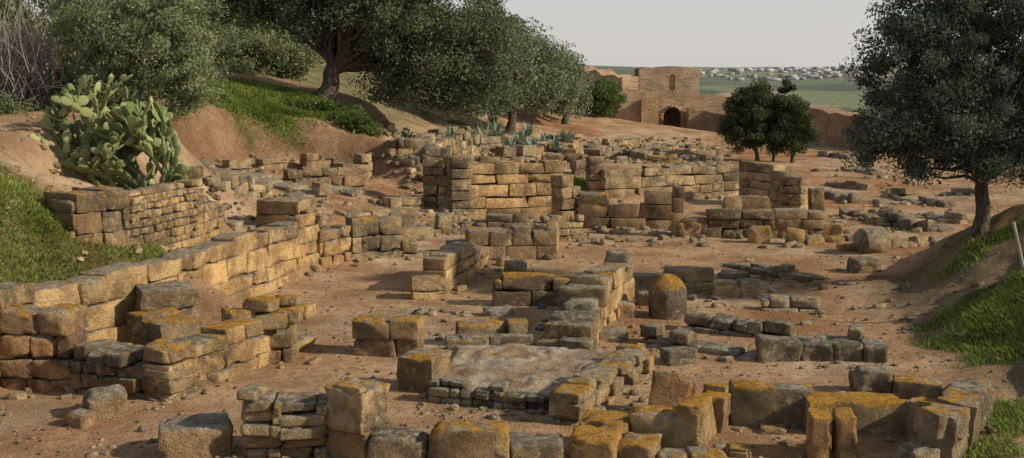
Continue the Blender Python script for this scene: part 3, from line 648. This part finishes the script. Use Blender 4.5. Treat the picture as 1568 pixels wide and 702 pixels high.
zr=lambda p,py,Y:at_d(p,py,Y)[2]-zb
slab('west_rampart',[(0,0),(1,0)]+jag(1,0,zr(950,120,101),zr(880,98,112),16,.2),at_d(862,150,112),at_d(952,190,101),1.5,zb,col=FC,parent=fw)
slab('east_rampart',[(0,0),(1,0)]+jag(1,0,zr(1345,182,78),zr(1110,150,99),26,.14),at_d(1110,200,99),at_d(1345,230,78),1.5,zb,col=(.44,.31,.20),parent=fw)
slab('east_rampart_far',[(0,0),(1,0)]+jag(1,0,zr(1345,182,78),zr(1345,182,78),26,.12),at_d(1345,230,78),at_d(1900,230,70),1.5,zb,col=(.44,.31,.20),parent=fw)
rs=[]
for _ in range(150):
    Y=random.uniform(2000,2900);p=random.choice([random.gauss(1230,45),random.gauss(1120,30),random.uniform(1060,1400),random.gauss(1300,60)])
    X=(p-CX)/F*Y;z=float(ht(X,Y)[0]);w=random.uniform(2.5,8)*(1.8 if random.random()<.1 else 1);h=random.uniform(2.5,5.5)
    g=random.uniform(.32,.48);rs.append([X,Y,z+h/2-.5,w,random.uniform(4,7),h/2+.5,random.uniform(-.4,.4),0,0,g,g*.98,g*.97,0])
def flatmat(name):
    m,nt=newmat(name);at=N(nt,'ShaderNodeAttribute',attribute_name='tone');co=N(nt,'ShaderNodeTexCoord').outputs['Object']
    finish(nt,mix(nt,noise(nt,co,.05,3),at.outputs['Color'],mix(nt,1.0,at.outputs['Color'],(.8,.8,.82),'MULTIPLY')));return m
build_blocks('distant_town',rs,flatmat('town_plaster'),n=2,amp=.2,rad=.1,nz=False)

# ---------------------------------------------------------------- vegetation
def leaves(geo,P,ln,wd_,cols,up=.2):
    n=len(P);D=rng.normal(size=(n,3));D[:,2]+=up;D/=np.linalg.norm(D,axis=1)[:,None]
    E=rng.normal(size=(n,3));S=np.cross(D,E);S/=np.linalg.norm(S,axis=1)[:,None]+1e-9
    l=(ln*(.6+.8*rng.random(n)))[:,None];w=(wd_*(.6+.8*rng.random(n)))[:,None]
    V=np.stack([P-D*l*.5,P+S*w*.5,P+D*l*.5,P-S*w*.5],1).reshape(-1,3)
    geo.add(V,np.arange(n*4).reshape(n,4),np.repeat(cols,4,axis=0))
def tree(name,base,fork,crowns,ncl,lpc,clr,ln,wd_,ca,cb,tr=.2,nbr=40,k=8,squash=.75):
    e=empty(name);C=[];wts=[]
    for (px_,py__,Y,rx,ry,dp) in crowns: wts.append(rx*ry)
    wts=np.array(wts,float)/sum(wts)
    for w,(px_,py__,Y,rx,ry,dp) in zip(wts,crowns):
        m=max(3,int(ncl*w));c=np.array(at_d(px_,py__,Y));s_=Y/F
        dr=rng.normal(size=(m,3));dr/=np.linalg.norm(dr,axis=1)[:,None];r=rng.random(m)**.42
        C.append(c+dr*r[:,None]*np.array([rx*s_,dp,ry*s_]))
    C=np.vstack(C);n=len(C)
    cb_=np.clip(.5+.5*rng.normal(size=n)*.6,0,1);rad=clr*(.5+.9*rng.random(n))
    idx=rng.integers(0,n,n*lpc)
    off=rng.normal(size=(n*lpc,3));off/=np.linalg.norm(off,axis=1)[:,None];off*=(rng.random(n*lpc)**.5)[:,None]*rad[idx][:,None];off[:,2]*=squash
    P=C[idx]+off
    t=np.clip(cb_[idx]*.7+.3*rng.random(len(idx)),0,1)[:,None]
    cols=np.array(ca)*(1-t)+np.array(cb)*t;cols=cols*(.75+.5*rng.random((len(idx),1)));cols=np.hstack([cols,np.ones((len(idx),1))])
    g=Geo();leaves(g,P,ln,wd_,cols);g.build('foliage',M_leaf,False,e)
    g=Geo();base=np.array(base,float);fork=np.array(fork,float)
    tp=[base+(fork-base)*t_+np.array([.12*math.sin(t_*5),.05,0])*tr*3*math.sin(math.pi*t_) for t_ in np.linspace(-.08,1,9)]
    V,Q=tube(tp,[tr*(1.5-.9*t_**.5 if t_<.3 else 1.0-.25*t_) for t_ in np.linspace(0,1,9)],10)
    V+=.15*tr*np.stack([fbm(V[:,0]*4,V[:,1]*4,V[:,2]*2,2),fbm(V[:,0]*4,V[:,1]*4+9,V[:,2]*2,2),0*V[:,0]],1);g.add(V,Q,np.array([1,1,1,1.]))
    sel=rng.choice(n,min(nbr,n),replace=False)
    for j,q in enumerate(sel):
        t0=random.uniform(.75,1) ;s0=base+(fork-base)*t0;e_=C[q];L=np.linalg.norm(e_-s0)
        mid=(s0+e_)/2+np.array([random.uniform(-.1,.1),random.uniform(-.1,.1),random.uniform(-.02,.18)])*L
        ts=np.linspace(0,1,8)[:,None];pts=(1-ts)**2*s0+2*ts*(1-ts)*mid+ts**2*e_
        pts[1:-1]+=rng.normal(size=(6,3))*.02*L
        r0=tr*(.55 if j<5 else .28);V,Q=tube(pts,np.linspace(r0,.012,8),6);g.add(V,Q,np.array([1,1,1,1.]))
    g.build('trunk_and_limbs',M_bark,True,e);return e
OL=(.11,.135,.075);OH=(.24,.275,.16)
DK=(.055,.075,.045);DH=(.185,.215,.125)
def d_(px,py,Y): return at_d(px,py,Y)
def gr(px,py,Y):
    p=at_d(px,py,Y);return (p[0],p[1],float(ht(p[0],p[1])[0])-.1)
tree('olive_tree',gr(1500,356,27),d_(1506,262,27),[(1440,105,27,95,85,1.5),(1530,60,27,120,90,1.8),(1365,185,26.8,62,55,1.0),(1500,190,27,120,65,1.7),(1425,25,27,80,60,1.3),(1620,150,27,110,130,1.8),(1400,240,26.7,60,35,.8),(1345,105,27,42,50,.8),(1335,225,27,45,38,.7),(1530,0,27,150,60,1.6),(1450,170,26.5,80,60,1.2),(1540,245,27,70,30,1.2)],
     470,250,.42,.10,.036,(.05,.068,.046),(.16,.19,.13),.17,50)
tree('big_olive_tree',gr(492,158,52),d_(515,95,52),[(420,8,52,100,32,2.5),(560,15,52,130,55,3),(690,60,53,90,65,2.6),(625,115,54,75,52,2.2),(710,125,55,85,50,2.5),(510,-50,52,220,60,4),(360,2,52,45,25,1.5),(750,50,56,50,55,2),(600,70,53,70,55,2)],
     640,190,.85,.17,.07,DK,DH,.42,50)
tree('olive_tree',gr(780,182,74),d_(785,140,74),[(790,90,74,55,55,2.5),(830,110,76,42,50,2),(770,130,73,55,38,2.5),(730,145,72,45,30,2),(810,138,75,50,30,2),(700,130,70,50,40,2)],270,180,1.0,.22,.09,OL,OH,.3,16)
tree('olive_tree',gr(865,185,88),d_(865,150,88),[(855,125,86,32,42,2),(880,140,90,24,28,1.8),(840,145,86,35,25,2)],100,180,1.1,.25,.1,OL,OH,.25,10)
tree('round_shrub',gr(925,184,95),d_(925,165,95),[(925,150,95,28,24,1.5)],60,240,.6,.2,.09,(.07,.11,.035),(.15,.20,.07),.15,6)
tree('olive_shrub',gr(215,190,31),d_(215,120,31),[(215,55,31,105,68,1.3),(150,30,31,66,60,1.0),(275,105,31,56,62,1.0),(200,135,31,80,42,1.0),(255,20,31,75,45,1.0),(150,95,31,50,55,.9),(290,150,31.3,32,30,.7)],400,250,.40,.10,.030,(.14,.18,.085),(.31,.34,.19),.10,40)
tree('olive_shrub',gr(400,125,60),d_(400,90,60),[(390,85,60,62,36,2),(340,60,62,40,50,2),(440,95,60,45,26,1.5),(310,90,58,30,40,1.5),(360,120,57,45,20,1.5)],160,170,.8,.2,.07,(.11,.135,.06),(.27,.29,.15),.1,12)
tree('hillside_scrub',gr(600,100,90),d_(600,60,90),[(300,20,80,120,60,4),(600,90,90,150,60,4),(120,0,85,150,60,4),(420,60,80,120,40,4),(20,60,60,80,60,4)],220,150,1.6,.35,.16,(.08,.10,.045),(.16,.19,.09),.2,10)
tree('ivy_groundcover',gr(420,168,51),d_(420,160,51),[(400,160,50.5,55,9,1.6),(480,165,50,50,9,1.6),(540,180,49,32,12,1.2),(345,150,50,40,10,1.5),(570,196,48.5,14,10,.8),(320,162,47,25,9,1.0)],110,150,.45,.12,.07,(.05,.085,.025),(.13,.17,.05),.05,3)
tree('embankment_shrub',gr(30,178,30),d_(30,165,30),[(20,165,30,45,14,.8),(90,150,31,40,24,.8),(110,120,32,30,40,.8)],70,200,.32,.09,.03,(.09,.12,.05),(.22,.25,.13),.05,8)
tree('cypress_tree',gr(1160,252,68),d_(1155,215,68),[(1152,175,68,24,50,1.0),(1128,178,68,22,42,.8),(1125,205,68,20,24,.8),(1158,205,68,20,28,.9),(1165,150,68,14,26,.5)],130,240,.42,.16,.06,(.035,.048,.025),(.115,.14,.07),.12,10)
tree('cypress_tree',gr(1213,254,68),d_(1212,215,68),[(1202,160,68,20,36,.8),(1212,190,68,27,42,1.0),(1190,200,68,16,32,.8),(1228,205,68,16,26,.7)],130,240,.42,.16,.06,(.035,.048,.025),(.115,.14,.07),.12,10)
tree('cypress_tree',gr(1184,250,69),d_(1184,225,69),[(1184,190,69,16,42,.7)],40,200,.4,.16,.06,(.03,.042,.02),(.075,.095,.045),.09,5)
# bare shrub
g=Geo();b0=np.array(gr(25,175,31));cc_=np.array(at_d(20,75,31))
for _ in range(1000):
    a=random.uniform(0,6.28);s0=b0+np.array([random.gauss(0,.6),random.gauss(0,.4),0])
    e_=cc_+rng.normal(size=3)*np.array([.70,.5,.70]);L=np.linalg.norm(e_-s0)
    t_=np.linspace(random.uniform(.0,.6),1,7)[:,None];mid=(s0+e_)/2+rng.normal(size=3)*.35
    pts=(1-t_)**2*s0+2*t_*(1-t_)*mid+t_**2*e_;pts+=np.cumsum(rng.normal(size=(7,3))*.035,axis=0);pts[:,2]-=.25*t_[:,0]**4
    V,Q=tube(pts,np.linspace(.014,.005,7),3);g.add(V,Q,np.array([1,1,1,1.]))
g.build('bare_shrub',M_twig)
# prickly pear
g=Geo();nu,nv=12,7
us=np.linspace(0,2*math.pi,nu,endpoint=False);vs=np.linspace(.02,math.pi-.02,nv)
pad=[];
for v_ in vs:
    for u_ in us:
        t_=(1-math.cos(v_))/2;wf=math.sin(v_)*(.75+.45*t_);pad.append((wf*math.cos(u_)*.5,math.sin(v_)*math.sin(u_)*.07,t_))
pad=np.array(pad);pq=[(i*nu+j,i*nu+(j+1)%nu,(i+1)*nu+(j+1)%nu,(i+1)*nu+j) for i in range(nv-1) for j in range(nu)]
cent=np.array(G(168,282));count=0
def padadd(o,az,tilt,roll,L,wdt,lv):
    global count
    if lv>9 or count>420: return
    count+=1
    P=pad*np.array([L*wdt,L,L]);ca,sa=math.cos(roll),math.sin(roll)
    P=np.stack([P[:,0]*ca+P[:,2]*sa,P[:,1],-P[:,0]*sa+P[:,2]*ca],1)
    ca,sa=math.cos(tilt),math.sin(tilt);P=np.stack([P[:,0],P[:,1]*ca-P[:,2]*sa,P[:,1]*sa+P[:,2]*ca],1)
    ca,sa=math.cos(az),math.sin(az);P=np.stack([P[:,0]*ca-P[:,1]*sa,P[:,0]*sa+P[:,1]*ca,P[:,2]],1)
    t=random.random()**1.3;c_=np.array([.10,.15,.055])*(1-t)+np.array([.33,.36,.17])*t
    g.add(P+o,pq,np.array([*c_,1]))
    ax=np.array([math.sin(roll),-math.sin(tilt)*math.cos(roll),math.cos(tilt)*math.cos(roll)])
    ax=np.array([ax[0]*ca-ax[1]*sa,ax[0]*sa+ax[1]*ca,ax[2]])
    for _ in range(random.choice([1,2,2,3])):
        r2=roll+random.uniform(-.8,.8);tip=o+ax*L*random.uniform(.78,.93)
        rel=(tip-cent)/np.array([1.6,1.1,2.4])
        if np.linalg.norm(rel)>1 : continue
        padadd(tip,az+random.uniform(-.9,.9),max(-.9,min(.9,tilt+random.uniform(-.45,.45))),max(-1.2,min(1.2,r2)),random.uniform(.25,.36),random.uniform(.5,.7),lv+1)
for i in range(26):
    p=cent+np.array([random.uniform(-1.35,1.35),random.uniform(-.5,.6),0]);p[2]=float(ht(p[0],p[1])[0])-.08
    if count>300: count-=14
    padadd(p,random.uniform(-1,1),random.uniform(-.4,.4),random.uniform(-.6,.6),random.uniform(.28,.36),.6,random.choice([0,1]))
g.build('prickly_pear_cactus',M_cactus)
for (px_,Y_) in [(742,68),(762,71),(780,67),(798,70),(815,68),(832,72),(850,70),(866,76),(622,55),(728,64),(690,62),(755,74),(808,75)]:
    g=Geo();X_=(px_-CX)/F*Y_;p=np.array([X_,Y_,float(ht(X_,Y_)[0])])
    for i in range(30):
        a=random.uniform(0,6.28);el=random.uniform(.25,1.4);L=random.uniform(.8,1.35)*(.7 if Y_<60 else 1);t_=np.linspace(0,1,5)
        dx=math.cos(a)*math.cos(el);dy=math.sin(a)*math.cos(el);w=np.array([.08,.10,.085,.05,.004])
        c0=p+np.outer(t_*L,[dx,dy,math.sin(el)]);c0[:,2]-=.15*t_**2*L;sd=np.array([-math.sin(a),math.cos(a),0])
        V=np.vstack([c0+sd*w[:,None],c0-sd*w[:,None]]);Q=[(i_,i_+1,i_+6,i_+5) for i_ in range(4)]
        g.add(V,Q,np.array([.23,.30,.23,1])*random.uniform(.6,1.2))
    g.build('agave_plant',M_leaf,False)
g=Geo()
P=[]
for (a,b,rx,ry,s) in GR:
    if b>70: continue
    m=int(min(7000,rx*ry*2600))
    xx=a+rng.normal(size=m)*rx*.8;yy=b+rng.normal(size=m)*ry*.8
    q=gmask(xx,yy)+.12*rng.normal(size=m);kq=q>.5;P.append(np.stack([xx[kq],yy[kq]],1))
m=5000;xx=rng.uniform(-9,9,m);yy=rng.uniform(15,34,m);kq=fbm(xx*.9,yy*.9,21,4)>.30;P.append(np.stack([xx[kq],yy[kq]],1))
P=np.vstack(P);m=len(P);z=ht(P[:,0],P[:,1]);hgt=(.025+.06*rng.random(m))*(1+P[:,1]/60)*(.5+1.0*vn(P[:,0]*2,P[:,1]*2,0*P[:,0]))
b3=np.stack([P[:,0],P[:,1],z-.01],1);an=rng.random(m)*6.28;w=.006+P[:,1]*.0004
sd=np.stack([np.cos(an),np.sin(an),0*an],1)*w[:,None];ln_=np.stack([rng.normal(size=m)*.8,rng.normal(size=m)*.8,np.ones(m)],1)*hgt[:,None]
V=np.stack([b3-sd,b3+sd,b3+ln_+sd*.2,b3+ln_-sd*.2],1).reshape(-1,3)
t=rng.random((m,1));cl=np.array([.09,.145,.025])*(1-t)+np.array([.27,.30,.075])*t
cl=cl*(.55+.9*vn(P[:,0]*1.3,P[:,1]*1.3,0*P[:,0]+5))[:,None]
g.add(V,np.arange(m*4).reshape(m,4),np.repeat(np.hstack([cl,np.ones((m,1))]),4,axis=0))
g.build('grass',M_grass,False)
# ---------------------------------------------------------------- world, sun, camera
EL=math.radians(29);AZ=math.radians(103)
w=bpy.data.worlds.new('World');scene.world=w;w.use_nodes=True;nt=w.node_tree
bg=nt.nodes['Background'];sk=nt.nodes.new('ShaderNodeTexSky');sk.sky_type='NISHITA';sk.sun_disc=False;sk.sun_elevation=EL;sk.sun_rotation=AZ
sk.air_density=1.0;sk.dust_density=1.5;sk.ozone_density=1.0
tc=nt.nodes.new('ShaderNodeTexCoord');sx=nt.nodes.new('ShaderNodeSeparateXYZ');nt.links.new(tc.outputs['Generated'],sx.inputs[0])
hzc=mix(nt,mr(nt,sx.outputs[2],0,.12),(6.5,6.2,5.9),(5.3,5.5,6.0));hzc=mix(nt,mr(nt,sx.outputs[2],.12,.9),hzc,(2.2,2.6,3.2))
nz_=noise(nt,tc.outputs['Generated'],3,4);hzc=mix(nt,mr(nt,nz_,.35,.65,0,.2),hzc,(6.2,6.1,6.0))
nt.links.new(mix(nt,.8,sk.outputs[0],hzc),bg.inputs[0]);bg.inputs[1].default_value=.11
L=bpy.data.lights.new('sun','SUN');L.energy=5.0;L.angle=math.radians(1.2);L.color=(1,.89,.70);lo=bpy.data.objects.new('sun',L);scene.collection.objects.link(lo)
sd=Vector((math.sin(AZ)*math.cos(EL),math.cos(AZ)*math.cos(EL),math.sin(EL)));lo.rotation_euler=sd.to_track_quat('Z','Y').to_euler()
cam=bpy.data.cameras.new('camera');cam.lens=36*F/1568;cam.sensor_width=36;cam.clip_end=20000;co_=bpy.data.objects.new('camera',cam);scene.collection.objects.link(co_)
co_.location=(0,0,H);co_.rotation_euler=(math.pi/2-TH,0,0);scene.camera=co_
scene.view_settings.view_transform='Standard';scene.view_settings.look='None';scene.view_settings.exposure=0
